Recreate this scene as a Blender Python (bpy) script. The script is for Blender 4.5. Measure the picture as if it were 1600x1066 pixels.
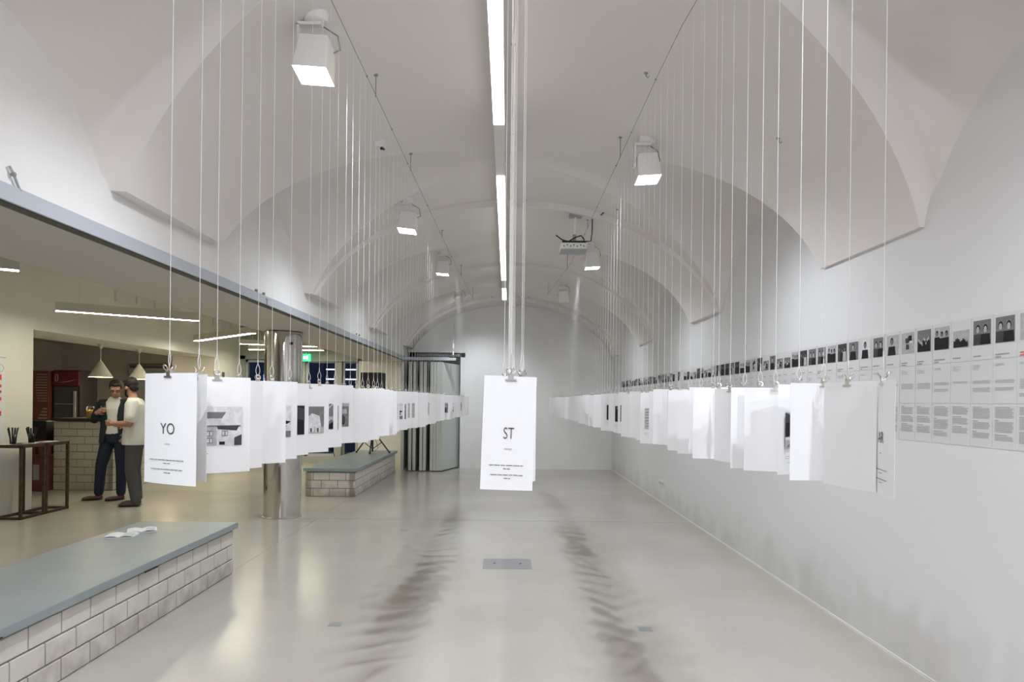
import bpy, bmesh, math, random
from mathutils import Vector, Matrix
R = math.radians
random.seed(7)
for o in list(bpy.data.objects): bpy.data.objects.remove(o)
SC = bpy.context.scene
COL = SC.collection

# ------------------------------------------------------------------ camera
cam_d = bpy.data.cameras.new('camera'); cam = bpy.data.objects.new('camera', cam_d); COL.objects.link(cam)
cam_d.sensor_width = 36.0; cam_d.lens = 24.0; cam_d.clip_start = 0.05
cam_d.shift_x = 7 / 1600; cam_d.shift_y = 94 / 1600
cam.matrix_world = Matrix.Translation((0, 0, 1.5)) @ Matrix.Rotation(R(90), 4, 'X') @ Matrix.Rotation(0.011, 4, 'Z')
SC.camera = cam
# ------------------------------------------------------------------ world + exposure
W = bpy.data.worlds.new('dusk'); SC.world = W; W.use_nodes = True
W.node_tree.nodes['Background'].inputs[0].default_value = (0.16, 0.24, 0.42, 1)
W.node_tree.nodes['Background'].inputs[1].default_value = 0.6
SC.view_settings.view_transform = 'Standard'; SC.view_settings.look = 'None'
SC.view_settings.gamma = 1.0; SC.view_settings.use_curve_mapping = False
SC.view_settings.exposure = 0.57
TUBE_W = 7.0          # emission of the ceiling tubes
SPOT_W = 85.0         # watts of each spotlight
BAR_W = 29.0          # emission of the side room pendants

# ------------------------------------------------------------------ materials
MATS = {}
def mat(name, col, rough=0.6, metal=0.0, emit=None, estr=0.0, noise=None, spec=0.5, trans=0.0, ior=1.45, coat=0.0):
    m = bpy.data.materials.new(name); m.use_nodes = True
    nt = m.node_tree; b = nt.nodes['Principled BSDF']
    b.inputs['Base Color'].default_value = (*col, 1)
    b.inputs['Roughness'].default_value = rough; b.inputs['Metallic'].default_value = metal
    b.inputs['Specular IOR Level'].default_value = spec
    b.inputs['Transmission Weight'].default_value = trans; b.inputs['IOR'].default_value = ior
    b.inputs['Coat Weight'].default_value = coat
    if emit:
        b.inputs['Emission Color'].default_value = (*emit, 1); b.inputs['Emission Strength'].default_value = estr
    if noise:                                   # (scale, second colour, low, high)
        sc, c2, lo, hi = noise
        tc = nt.nodes.new('ShaderNodeTexCoord'); n = nt.nodes.new('ShaderNodeTexNoise')
        n.inputs['Scale'].default_value = sc; n.inputs['Detail'].default_value = 5
        r = nt.nodes.new('ShaderNodeValToRGB')
        r.color_ramp.elements[0].position = lo; r.color_ramp.elements[0].color = (*col, 1)
        r.color_ramp.elements[1].position = hi; r.color_ramp.elements[1].color = (*c2, 1)
        nt.links.new(tc.outputs['Object'], n.inputs['Vector']); nt.links.new(n.outputs['Fac'], r.inputs['Fac'])
        nt.links.new(r.outputs['Color'], b.inputs['Base Color'])
    MATS[name] = m
    return m
mat('plaster', (0.80, 0.79, 0.775), 0.9, noise=(1.3, (0.84, 0.83, 0.82), .35, .65), spec=.2)
mat('vault_plaster', (0.775, 0.73, 0.705), 0.9, noise=(0.8, (0.795, 0.753, 0.73), .35, .65), spec=.2)
mat('side_plaster', (0.80, 0.79, 0.72), 0.9, noise=(1.1, (0.83, 0.82, 0.76), .35, .65), spec=.2)
mat('soffit_shaded', (0.60, 0.56, 0.50), 0.85, spec=.2)  # pale beam underside with its shade put into the colour
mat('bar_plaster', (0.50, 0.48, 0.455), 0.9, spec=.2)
mat('caulk', (0.83, 0.82, 0.79), 0.7)
mat('steel_paint', (0.46, 0.49, 0.53), 0.5)
mat('joint', (0.27, 0.25, 0.215), 0.8)
mat('slot_dark', (0.10, 0.095, 0.08), 0.7)
mat('bench_paint', (0.25, 0.30, 0.315), 0.38, noise=(2.2, (0.30, 0.345, 0.35), .3, .7))
mat('mortar', (0.30, 0.275, 0.235), 0.95, spec=.1)
mat('concrete', (0.34, 0.35, 0.31), 0.8, noise=(3, (0.40, 0.41, 0.37), .3, .7))
mat('steel', (0.66, 0.64, 0.60), 0.09, 1.0)
mat('chrome', (0.62, 0.60, 0.57), 0.3, 1.0)
mat('plate_metal', (0.36, 0.36, 0.36), 0.45, 0.4)
mat('paper', (0.88, 0.88, 0.90), 0.75, spec=.2)
mat('string', (0.74, 0.73, 0.71), 0.75, spec=.15)
mat('cable_dark', (0.30, 0.28, 0.26), 0.6)
mat('black', (0.015, 0.015, 0.016), 0.5)
mat('white_enamel', (0.80, 0.79, 0.77), 0.4)
mat('grey_plastic', (0.36, 0.38, 0.38), 0.5)
mat('lens', (1, 1, 1), 0.4, emit=(0.90, 0.94, 1.0), estr=14)
mat('tube_near', (1, 1, 1), 0.4, emit=(1.0, 0.86, 0.79), estr=TUBE_W*1.2)
mat('tube_far', (1, 1, 1), 0.4, emit=(0.93, 0.985, 0.955), estr=TUBE_W*.6)
mat('tube_side', (1, 1, 1), 0.4, emit=(1.0, 0.95, 0.74), estr=BAR_W)
mat('lamp_side', (0.62, 0.60, 0.52), 0.6)
mat('shade', (0.66, 0.64, 0.56), 0.6)
mat('bulb', (1, .9, .7), 0.5, emit=(1.0, 0.80, 0.45), estr=9)
mat('panel', (0.60, 0.63, 0.59), 0.55)
mat('panel_edge', (0.52, 0.545, 0.505), 0.5)
mat('rust_steel', (0.060, 0.036, 0.026), 0.55, 0.3, noise=(14, (0.10, 0.06, 0.04), .4, .7))
mat('counter_top', (0.035, 0.034, 0.03), 0.35)
mat('red_paint', (0.15, 0.05, 0.042), 0.5)
mat('red_sign', (0.12, 0.012, 0.016), 0.45)
mat('red_ink', (0.72, 0.07, 0.06), 0.6)
mat('dim_white', (0.36, 0.32, 0.31), 0.6)
mat('fridge_black', (0.02, 0.018, 0.018), 0.4)
mat('fridge_glass', (0.06, 0.065, 0.065), 0.12)
mat('banner', (0.82, 0.82, 0.85), 0.6)
mat('glass', (0.95, 0.98, 0.98), 0.02, trans=1.0, ior=1.1)
mat('clear_glass', (0.9, 0.92, 0.9), 0.05, trans=1.0, ior=1.3)
mat('blue_night', (0.045, 0.065, 0.105), 0.7)
mat('screen_blue', (0.1, 0.2, 0.5), 0.4, emit=(0.18, 0.36, 0.80), estr=0.9)
mat('screen_white', (1, 1, 1), 0.4, emit=(0.75, 0.85, 1.0), estr=1.3)
mat('exit_green', (0.0, 0.4, 0.15), 0.4, emit=(0.02, 0.75, 0.22), estr=1.2)
mat('exit_white', (1, 1, 1), 0.4, emit=(0.8, 1.0, 0.85), estr=1.4)
mat('amber', (0.75, 0.5, 0.16), 0.25)
for n, g in (('ink_black', .018), ('ink_dark', .06), ('ink_mid', .18), ('ink_light', .42), ('ink_pale', .62)):
    mat(n, (g, g, g * 1.03), 0.7, noise=(60, (g * 1.28, g * 1.28, g * 1.31), .4, .7), spec=.2)
mat('ink_text', (0.33, 0.33, 0.345), 0.7, spec=.2)
mat('ink_title', (0.05, 0.05, 0.055), 0.7, spec=.2)
mat('ink_faint', (0.46, 0.46, 0.475), 0.7, spec=.2)
mat('sheet_grey', (0.69, 0.69, 0.69), 0.7, spec=.2)
mat('skin', (0.46, 0.25, 0.18), 0.55)
mat('hair', (0.016, 0.013, 0.012), 0.6)
mat('navy', (0.022, 0.026, 0.036), 0.85)
mat('jeans', (0.014, 0.021, 0.045), 0.85)
mat('shirt', (0.72, 0.71, 0.70), 0.8)
mat('tshirt', (0.80, 0.80, 0.78), 0.85)
mat('trousers', (0.085, 0.083, 0.08), 0.85)
mat('brown_shoe', (0.11, 0.045, 0.028), 0.45)
mat('grey_shoe', (0.075, 0.062, 0.050), 0.6)

def stained(name, base, dark, zfade, scale, amount):
    """plaster/brick with blotchy dirt that has its own shape, densest near the floor splash zone"""
    m = mat(name, base, 0.9, spec=.2); nt = m.node_tree; b = nt.nodes['Principled BSDF']
    geo = nt.nodes.new('ShaderNodeNewGeometry'); sep = nt.nodes.new('ShaderNodeSeparateXYZ')
    nt.links.new(geo.outputs['Position'], sep.inputs[0])
    n = nt.nodes.new('ShaderNodeTexNoise'); n.inputs['Scale'].default_value = scale; n.inputs['Detail'].default_value = 6
    nt.links.new(geo.outputs['Position'], n.inputs['Vector'])
    mr = nt.nodes.new('ShaderNodeMapRange'); mr.inputs[1].default_value = 0.0; mr.inputs[2].default_value = zfade
    mr.inputs[3].default_value = 0.22; mr.inputs[4].default_value = -0.25
    nt.links.new(sep.outputs['Z'], mr.inputs[0])
    add = nt.nodes.new('ShaderNodeMath'); add.operation = 'ADD'
    nt.links.new(n.outputs['Fac'], add.inputs[0]); nt.links.new(mr.outputs[0], add.inputs[1])
    r = nt.nodes.new('ShaderNodeValToRGB')
    r.color_ramp.elements[0].position = .48; r.color_ramp.elements[0].color = (*base, 1)
    r.color_ramp.elements[1].position = .80; r.color_ramp.elements[1].color = (*[base[i] * (1 - amount) + dark[i] * amount for i in range(3)], 1)
    nt.links.new(add.outputs[0], r.inputs['Fac']); nt.links.new(r.outputs['Color'], b.inputs['Base Color'])
    return m
stained('wall_stained', (0.755, 0.757, 0.763), (0.55, 0.53, 0.48), 0.55, 2.6, 0.4)
stained('brick_white', (0.66, 0.62, 0.575), (0.25, 0.21, 0.165), 0.36, 7.0, 0.5)
mat('brick_counter', (0.50, 0.475, 0.40), 0.85, spec=.2)

def floor_material():
    m = mat('screed', (0.46, 0.43, 0.375), 0.28); nt = m.node_tree; b = nt.nodes['Principled BSDF']
    geo = nt.nodes.new('ShaderNodeNewGeometry')
    n1 = nt.nodes.new('ShaderNodeTexNoise'); n1.inputs['Scale'].default_value = 0.9; n1.inputs['Detail'].default_value = 3
    n2 = nt.nodes.new('ShaderNodeTexNoise'); n2.inputs['Scale'].default_value = 45; n2.inputs['Detail'].default_value = 3
    for n in (n1, n2): nt.links.new(geo.outputs['Position'], n.inputs['Vector'])
    r1 = nt.nodes.new('ShaderNodeValToRGB'); e = r1.color_ramp.elements
    e[0].position = .25; e[0].color = (0.47, 0.44, 0.39, 1); e[1].position = .75; e[1].color = (0.55, 0.522, 0.475, 1)
    nt.links.new(n1.outputs['Fac'], r1.inputs['Fac'])
    mx = nt.nodes.new('ShaderNodeMixRGB'); mx.blend_type = 'MULTIPLY'; mx.inputs[0].default_value = .10
    nt.links.new(r1.outputs['Color'], mx.inputs[1]); nt.links.new(n2.outputs['Fac'], mx.inputs[2])
    nt.links.new(mx.outputs[0], b.inputs['Base Color'])
    mr = nt.nodes.new('ShaderNodeMapRange'); mr.inputs[3].default_value = .20; mr.inputs[4].default_value = .22
    nt.links.new(n1.outputs['Fac'], mr.inputs[0]); nt.links.new(mr.outputs[0], b.inputs['Roughness'])
floor_material()

# ------------------------------------------------------------------ mesh helpers
class MB:
    def __init__(s): s.v = []; s.f = []; s.m = []
    def add(s, vs, fs, mi=0):
        b = len(s.v); s.v += [tuple(v) for v in vs]
        for f in fs: s.f.append(tuple(b + i for i in f)); s.m.append(mi)
        return s
    def box(s, x0, x1, y0, y1, z0, z1, mi=0, M=None):
        vs = [Vector((x, y, z)) for z in (z0, z1) for y in (y0, y1) for x in (x0, x1)]
        if M: vs = [M @ v for v in vs]
        return s.add(vs, [(0, 2, 3, 1), (4, 5, 7, 6), (0, 1, 5, 4), (2, 6, 7, 3), (0, 4, 6, 2), (1, 3, 7, 5)], mi)
    def quad(s, a, b, c, d, mi=0): return s.add([a, b, c, d], [(0, 1, 2, 3)], mi)
    def grid(s, rows, mi=0, close=False):
        n = len(rows[0]); b = len(s.v)
        for r in rows: s.v += [tuple(p) for p in r]
        for i in range(len(rows) - 1):
            for j in range(n if close else n - 1):
                k = (j + 1) % n
                s.f.append((b + i * n + j, b + i * n + k, b + (i + 1) * n + k, b + (i + 1) * n + j)); s.m.append(mi)
        return s
    def tube(s, pts, r, n=8, mi=0, caps=True, side=None):
        pts = [Vector(p) for p in pts]; rows = []
        rr = r if isinstance(r, (list, tuple)) else [r] * len(pts)
        prev = None
        for i, p in enumerate(pts):
            t = (pts[min(i + 1, len(pts) - 1)] - pts[max(i - 1, 0)]).normalized()
            if prev is None:
                u = side or (Vector((0, 0, 1)) if abs(t.z) < .9 else Vector((1, 0, 0)))
                u = Vector(u)
            else: u = prev
            u = (u - t * u.dot(t)).normalized(); prev = u; w = t.cross(u)
            a, b = rr[i] if isinstance(rr[i], tuple) else (rr[i], rr[i])
            rows.append([p + u * (a * math.cos(2 * math.pi * k / n)) + w * (b * math.sin(2 * math.pi * k / n)) for k in range(n)])
        b0 = len(s.v); s.grid(rows, mi, True)
        if caps:
            s.f.append(tuple(b0 + k for k in reversed(range(n)))); s.m.append(mi)
            e = b0 + (len(rows) - 1) * n
            s.f.append(tuple(e + k for k in range(n))); s.m.append(mi)
        return s
    def lathe(s, prof, c=(0, 0, 0), n=24, mi=0, cap=True):
        c = Vector(c)
        rows = [[c + Vector((r * math.cos(2 * math.pi * k / n), r * math.sin(2 * math.pi * k / n), z)) for k in range(n)] for r, z in prof]
        b0 = len(s.v); s.grid(rows, mi, True)
        if cap:
            s.f.append(tuple(b0 + k for k in reversed(range(n)))); s.m.append(mi)
            e = b0 + (len(rows) - 1) * n
            s.f.append(tuple(e + k for k in range(n))); s.m.append(mi)
        return s
    def ball(s, c, r, n=12, mi=0, M=None):
        c = Vector(c); rx, ry, rz = r if isinstance(r, (tuple, list)) else (r, r, r); rows = []
        for i in range(n // 2 + 1):
            th = math.pi * (i + .0) / (n // 2); st = max(math.sin(th), .02)
            row = [Vector((rx * st * math.cos(2 * math.pi * k / n), ry * st * math.sin(2 * math.pi * k / n), -rz * math.cos(th))) for k in range(n)]
            rows.append([c + (M @ q if M else q) for q in row])
        b0 = len(s.v); s.grid(rows, mi, True)
        s.f.append(tuple(b0 + k for k in reversed(range(n)))); s.m.append(mi)
        e = b0 + (len(rows) - 1) * n; s.f.append(tuple(e + k for k in range(n))); s.m.append(mi)
        return s
    def prism(s, pts, y0, y1, mi=0):           # polygon in XZ, extruded in Y
        n = len(pts); vs = [(x, y0, z) for x, z in pts] + [(x, y1, z) for x, z in pts]
        fs = [tuple(range(n)), tuple(n + i for i in reversed(range(n)))] + [(i, n + i, n + (i + 1) % n, (i + 1) % n) for i in range(n)]
        return s.add(vs, fs, mi)
    def mesh(s, name, mats, smooth=None):
        me = bpy.data.meshes.new(name); me.from_pydata(s.v, [], s.f)
        for m in ([mats] if isinstance(mats, str) else mats): me.materials.append(MATS[m])
        me.polygons.foreach_set('material_index', s.m)
        if smooth is not None:
            me.polygons.foreach_set('use_smooth', [True] * len(me.polygons))
            me.set_sharp_from_angle(angle=R(smooth))
        me.update(); return me
    def build(s, name, mats, parent=None, smooth=None, loc=None, bevel=0):
        o = bpy.data.objects.new(name, s.mesh(name, mats, smooth)); COL.objects.link(o)
        if parent: o.parent = parent
        if loc: o.location = loc
        if bevel:
            b = o.modifiers.new('bevel', 'BEVEL'); b.width = bevel; b.segments = 2; b.limit_method = 'ANGLE'
        return o
def link(name, me, parent=None, loc=(0, 0, 0), rz=0):
    o = bpy.data.objects.new(name, me); COL.objects.link(o); o.parent = parent; o.location = loc; o.rotation_euler.z = rz
    return o
def thing(name, label, cat, loc=(0, 0, 0), rz=0, group=None):
    o = bpy.data.objects.new(name, None); COL.objects.link(o); o.location = loc; o.rotation_euler.z = rz
    o.empty_display_size = .1; return tag(o, label, cat, group)
def tag(o, label, cat, group=None):
    o['label'] = label; o['category'] = cat
    if group: o['group'] = group
    return o
def struct(o, label=None):
    o['kind'] = 'structure'
    if label: o['label'] = label; o['category'] = label.split('|')[-1].strip(); o['label'] = label.split('|')[0].strip()
    return o
def text_mesh(s, size, mats, thin=0.0, sx=1.0):
    cu = bpy.data.curves.new('lettering', 'FONT'); cu.body = s; cu.size = size; cu.align_x = 'CENTER'; cu.align_y = 'CENTER'
    cu.extrude = 0.0002; cu.offset = -thin
    o = bpy.data.objects.new('lettering_source', cu); COL.objects.link(o)
    dg = bpy.context.evaluated_depsgraph_get(); me = bpy.data.meshes.new_from_object(o.evaluated_get(dg))
    bpy.data.objects.remove(o)
    me.transform(Matrix.Rotation(R(90), 4, 'X') @ Matrix.Diagonal((sx, 1, 1, 1)))
    me.materials.clear(); me.materials.append(MATS[mats]); return me
ONES = ['', 'first', 'second', 'third', 'fourth', 'fifth', 'sixth', 'seventh', 'eighth', 'ninth', 'tenth', 'eleventh', 'twelfth', 'thirteenth', 'fourteenth', 'fifteenth', 'sixteenth', 'seventeenth', 'eighteenth', 'nineteenth']
TENS = {2: ('twentieth', 'twenty'), 3: ('thirtieth', 'thirty'), 4: ('fortieth', 'forty'), 5: ('fiftieth', 'fifty'), 6: ('sixtieth', 'sixty'), 7: ('seventieth', 'seventy'), 8: ('eightieth', 'eighty')}
def ordinal(n):
    if n < 20: return ONES[n]
    t, o = divmod(n, 10); return TENS[t][0] if o == 0 else TENS[t][1] + '-' + ONES[o]

# ================================================================== STRUCTURE
XL, XR, YB, Y0 = -2.21, 2.32, 15.14, -7.5      # hall walls, far wall, wall behind the camera
XB = -3.12                                      # room side of the thick left wall
XS = -6.28                                      # side room wall with the bar opening
BEAM = 2.352
fl = MB().box(-10.3, 2.6, Y0 - .3, 20.0, -.12, 0).build('floor', 'screed'); struct(fl, 'polished grey beige screed floor through hall and bar | floor')
def fstrip(x0, x1, y0, y1):
    MB().box(x0, x1, y0, y1, -.002, .0008).build('floor_joint', 'joint', fl)
fstrip(XB, XR, 8.56, 8.566); fstrip(-2.371, -2.366, 5.85, 10.5); fstrip(-6.2, -3.0, 10.80, 10.812)

wr = MB().box(XR, XR + .3, Y0, YB + .3, 0, 4.1).build('wall_right', 'wall_stained'); struct(wr, 'long white right wall carrying the row of portrait posters | wall')
bb = MB().box(XR - .006, XR, Y0, YB, 0, .018).build('baseboard_right', 'caulk'); struct(bb, 'thin pale joint strip along the foot of the right wall | baseboard')
# far wall with the niche of the folding panels at its left
wb = MB().box(-1.05, XR + .3, YB, YB + .3, 0, 4.1).box(XL - .1, -1.05, YB, YB + .3, 2.46, 4.1).build('wall_back', 'plaster')
struct(wb, 'white far end wall of the vaulted hall | wall')
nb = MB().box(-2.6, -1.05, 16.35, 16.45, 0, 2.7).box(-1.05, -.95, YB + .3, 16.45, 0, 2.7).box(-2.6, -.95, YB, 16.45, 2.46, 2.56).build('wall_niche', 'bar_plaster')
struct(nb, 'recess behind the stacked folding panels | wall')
wf = MB().box(-10.3, XR + .3, Y0 - .3, Y0, 0, 4.1).build('wall_front', 'plaster'); struct(wf, 'white wall closing the hall behind the viewpoint | wall')
# thick left wall standing on the beam
wl = MB().box(XB, XL, Y0, YB + .3, BEAM + .045, 4.1).build('wall_left', 'plaster'); struct(wl, 'white upper left wall above the long opening | wall')
sof = MB().box(XB, XL - .05, Y0, YB, BEAM, BEAM + .05).build('trim_1', 'soffit_shaded'); struct(sof, 'shade toned underside of the long beam over the brick benches | beam')
ra = MB().box(XL, XL + .014, Y0, YB - .75, BEAM, BEAM + .078).build('trim_2', 'steel_paint', bevel=.003)
struct(ra, 'blue grey steel guide rail along the beam edge | rail')
rs = MB().box(XL - .062, XL - .001, Y0, YB - .75, BEAM - .004, BEAM + .044).build('rail_slot', 'slot_dark', ra)
pf = MB().box(XB - .2, XL - .05, 15.2, 15.5, 0, BEAM).build('wall_pier', 'plaster'); struct(pf, 'short beige wall at the far end of the brick bench | wall')

# ---- groin vault
XC, A_, B_, C_, K_ = .055, 2.30, 1.55, 2.15, .0
PIERS = [(-7.6, -5.5, 0), (-3.15, -2.0, 0), (.35, 1.5, 0), (3.85, 5.0, 0.0), (7.45, 8.55, .075), (10.85, 12.0, .05), (14.35, YB + .05, .075)]
LEDGE = {1: 2.50, -1: 2.64}
def barrel(u, sh=0): return C_ + (B_ - sh) * math.sqrt(max(0, 1 - u * u))
def ceiling_z(x, y):
    u = abs(x - XC) / A_
    for a, b, sh in PIERS:
        if a <= y <= b: return barrel(u, sh)
    for (a0, b0, _), (a1, b1, _) in zip(PIERS, PIERS[1:]):
        if b0 < y < a1:
            v = (y - (b0 + a1) / 2) / ((a1 - b0) / 2)
            return max(barrel(u), C_ + (B_ - K_ * u * u) * math.sqrt(max(0, 1 - v * v)))
    return barrel(u)
vb = MB()
for sg in (-1, 1):
    XWALL = XR if sg > 0 else XL; uw = abs(XWALL - XC) / A_ + .01
    umax = math.sqrt(1 - ((LEDGE[sg] - C_) / B_) ** 2)
    N = 40; us = [umax * math.sin(i / N * math.pi / 2) for i in range(N + 1)]
    def gv(u):
        s_ = B_ * math.sqrt(max(0, 1 - u * u)) / (B_ - K_ * u * u)
        return math.sqrt(max(0, 1 - s_ * s_))
    for (a0, b0, _), (a1, b1, _) in zip(PIERS, PIERS[1:]):
        yc, hw = (b0 + a1) / 2, (a1 - b0) / 2
        for ys in (-1, 1):
            rows = []; rows2 = []
            for u in us:
                v = gv(u); z = barrel(u)
                rows.append([(XC + sg * A_ * u, yc + ys * hw * (v + (1 - v) * t / 6), z) for t in range(7)])
                row = []
                for t in range(17):
                    uu_ = u + (uw - u) * math.sin(t / 16 * math.pi / 2); q_ = math.sqrt(max(0, 1 - v * v))
                    wf_ = max(0, min(1, (uu_ - .72) / (uw - .72)))
                    row.append((XC + sg * A_ * uu_, yc + ys * hw * v, max(barrel(u) if t == 0 else LEDGE[sg], C_ + (B_ - K_ * uu_ ** 2) * q_ - .62 * q_ * (1 - math.sqrt(1 - wf_ * wf_)) * min(1, (uu_ - u) / .12))))
                rows2.append(row)
            vb.grid(rows); vb.grid(rows2)
            zl = LEDGE[sg]; y1 = yc + ys * hw * gv(umax); y2 = yc + ys * hw; xf = XC + sg * A_ * umax
            vb.quad((xf, y1, zl), (XWALL + sg * .02, y1, zl), (XWALL + sg * .02, y2, zl), (xf, y2, zl))
    for a, b, sh in PIERS:
        um = math.sqrt(1 - min(1, (LEDGE[sg] - C_) / (B_ - sh)) ** 2); uu = [um * math.sin(i / N * math.pi / 2) for i in range(N + 1)]
        vb.grid([[(XC + sg * (A_ - sh * .3) * u, y, barrel(u, sh)) for y in (a, b)] for u in uu])
        xf = XC + sg * (A_ - sh * .3) * um; zl = LEDGE[sg]
        vb.quad((xf, a, zl), (XWALL + sg * .02, a, zl), (XWALL + sg * .02, b, zl), (xf, b, zl))
        if sh:
            for y in (a, b):
                vb.grid([[(XC + sg * A_ * u, y, barrel(u) + .0), (XC + sg * (A_ - sh * .3) * u2, y, barrel(u2, sh))] for u, u2 in zip(us, uu)])
ce = vb.build('ceiling', 'vault_plaster', smooth=25); struct(ce, 'white groin vaulted ceiling with side lunettes | ceiling')

# ---- side room shell
ws = MB().box(XS - .9, XS, Y0, 9.03, 0, 4.1).box(XS - .9, XS, 9.03, 14.6, 2.38, 4.1).box(XS - .9, XS, 14.6, 16.0, 0, 4.1).build('wall_side', 'side_plaster')
struct(ws, 'off white side room wall pierced by the bar opening | wall')
cv = MB(); rows = []
for i in range(17):
    t = i / 16; x = XS + (XB - XS) * t; rows.append([(x, y, 2.95 + .75 * math.sin(math.pi * (t * .85 + .15))) for y in (Y0, 16.2)])
cv.grid(rows); co = cv.build('ceiling_side', 'side_plaster', smooth=40); struct(co, 'curved pale ceiling of the side room | ceiling')
# bar back room
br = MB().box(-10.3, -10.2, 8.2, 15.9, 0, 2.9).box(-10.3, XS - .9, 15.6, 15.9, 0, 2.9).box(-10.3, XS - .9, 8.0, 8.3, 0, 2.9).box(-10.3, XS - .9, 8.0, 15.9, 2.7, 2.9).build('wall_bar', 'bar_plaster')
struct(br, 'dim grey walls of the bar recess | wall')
# glazed far wall of the side room
G = 16.0
gw = MB().box(XS - .2, -4.75, G, G + .3, 2.42, 4.1).box(-4.75, -3.3, G, G + .3, 2.42, 4.1).box(XS, XS + .12, G, G + .3, 0, 2.5)
gw.box(-4.98, -4.75, G, G + .3, 0, 2.5).box(-4.02, -3.88, G - .05, G + .3, 0, 2.5).box(-3.52, -3.3, G, G + .3, 0, 2.5).box(-4.75, -4.02, G - .06, G + .3, 0, .16)
go = gw.build('wall_glazed', 'concrete'); struct(go, 'grey concrete frame around the far glazing | wall')
MB().box(-4.98, -3.5, G - .12, G, 2.38, 2.62).build('lintel', 'concrete', go)
def window(name, x0, x1, z0, z1, label, y=G + .08):
    w = MB().box(x0, x0 + .05, y - .03, y + .03, z0, z1).box(x1 - .05, x1, y - .03, y + .03, z0, z1).box(x0, x1, y - .03, y + .03, z0, z0 + .06).box(x0, x1, y - .03, y + .03, z1 - .05, z1).build(name, 'steel_paint')
    struct(w, label); MB().box(x0 + .04, x1 - .04, y - .005, y + .005, z0 + .05, z1 - .04).build('pane', 'glass', w); return w
window('window_1', -4.75, -4.02, .16, 2.4, 'dark fixed glass panel beneath the green exit sign | window')
window('door_1', -3.88, -3.52, .0, 2.4, 'narrow blue tinted glass door beside the exit glazing | door')
window('window_2', XS + .12, -4.98, .0, 2.4, 'large dark glass front left of the steel column | window')
for i, (y0, y1) in enumerate(((10.9, 12.7), (14.5, 15.8))):
    w = MB().box(XS + .001, XS + .03, y0, y1, 3.02, 3.06).box(XS + .001, XS + .03, y0, y1, 3.55, 3.6).build('window_%d' % (i + 3), 'white_enamel')
    struct(w, ['white roof window above the bar opening, nearer one | window', 'white roof window above the bar opening, farther one | window'][i])
    for k in range(4): MB().box(XS + .001, XS + .035, y0 + (y1 - y0) * k / 3 - .02, y0 + (y1 - y0) * k / 3 + .02, 3.02, 3.6).build('mullion', 'white_enamel', w)
    for k in range(3): MB().box(XS + .002, XS + .012, y0 + (y1 - y0) * k / 3 + .02, y0 + (y1 - y0) * (k + 1) / 3 - .02, 3.06, 3.55).build('pane', 'exit_white' if 0 else 'white_enamel', w)
# street outside
ob = tag(MB().box(-9.5, -2.5, 19.4, 19.7, 0, 4.0).box(-8.3, -8.2, 19.3, 19.5, 0, 4).box(-5.3, -5.2, 19.3, 19.5, 0, 4).build('street_facade', 'blue_night'), 'dark blue building front seen through the far glazing', 'building')
sc = thing('lit_window', 'pale blue lit window seen through glass left of column', 'window', (-6.95, 19.36, 0))
MB().box(-.02, .47, 0, .05, 1.75, 2.22).build('frame', 'blue_night', sc); MB().box(0.02, .43, -.015, 0, 1.8, 2.18).build('pane', 'screen_blue', sc)
sw = thing('light_strips', 'white slanted light strips behind the far glass door', 'lamp', (-4.35, 18.2, 0))
for k, (z, t) in enumerate(((2.28, .03), (2.02, .03))): MB().box(-.5, .5, 0, .05, z, z + t).build('strip', 'screen_white', sw)
MB().box(-.5, -.47, 0, .05, 0, 2.4).box(.47, .5, 0, .05, 0, 2.4).build('stand', 'blue_night', sw)
ex = thing('exit_sign', 'small glowing green exit sign right of the steel column', 'sign', (-4.62, 15.62, 2.36))
MB().box(-.10, .10, 0, .04, 0, .17).build('case', 'exit_green', ex)
MB().box(-.06, -.01, -.004, 0, .05, .12).box(.02, .04, -.004, 0, .03, .14).add([(-.005, -.004, .085), (.03, -.004, .055), (.03, -.004, .115)], [(0, 1, 2)]).build('pictogram', 'exit_white', ex)
MB().box(-.02, .02, .01, .4, .17, .2).build('bracket', 'steel_paint', ex)

# ================================================================== BENCHES
brick_m = {}
def brick_mesh(lx, ly, lz, m):
    key = (round(lx, 3), round(ly, 3), round(lz, 3), m)
    if key not in brick_m:
        c = .003
        mb = MB(); rows = []
        for z, q in ((0, c), (c, 0), (lz - c, 0), (lz, c)):
            rows.append([(q, q, z), (lx - q, q, z), (lx - q, ly - q, z), (q, ly - q, z)])
        mb.grid(rows, 0, True); mb.f += [(3, 2, 1, 0), (12, 13, 14, 15)]; mb.m += [0, 0]
        brick_m[key] = mb.mesh('brick', m)
    return brick_m[key]
def course(parent, x0, y0, dx, dy, length, z, h, off, m, T=.09, L=.24, J=.010):
    """bricks along +x (dx=1) or +y (dy=1) starting at x0,y0; body depth T goes to the left/back side"""
    p = -off
    while p < length - .01:
        a, b = max(p, 0), min(p + L, length); p += L + J
        if b - a < .02: continue
        if dx: link('brick', brick_mesh(b - a, T, h, m), parent, (x0 + a, y0, z))
        else: link('brick', brick_mesh(T, b - a, h, m), parent, (x0 - T, y0 + a, z))
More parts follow.
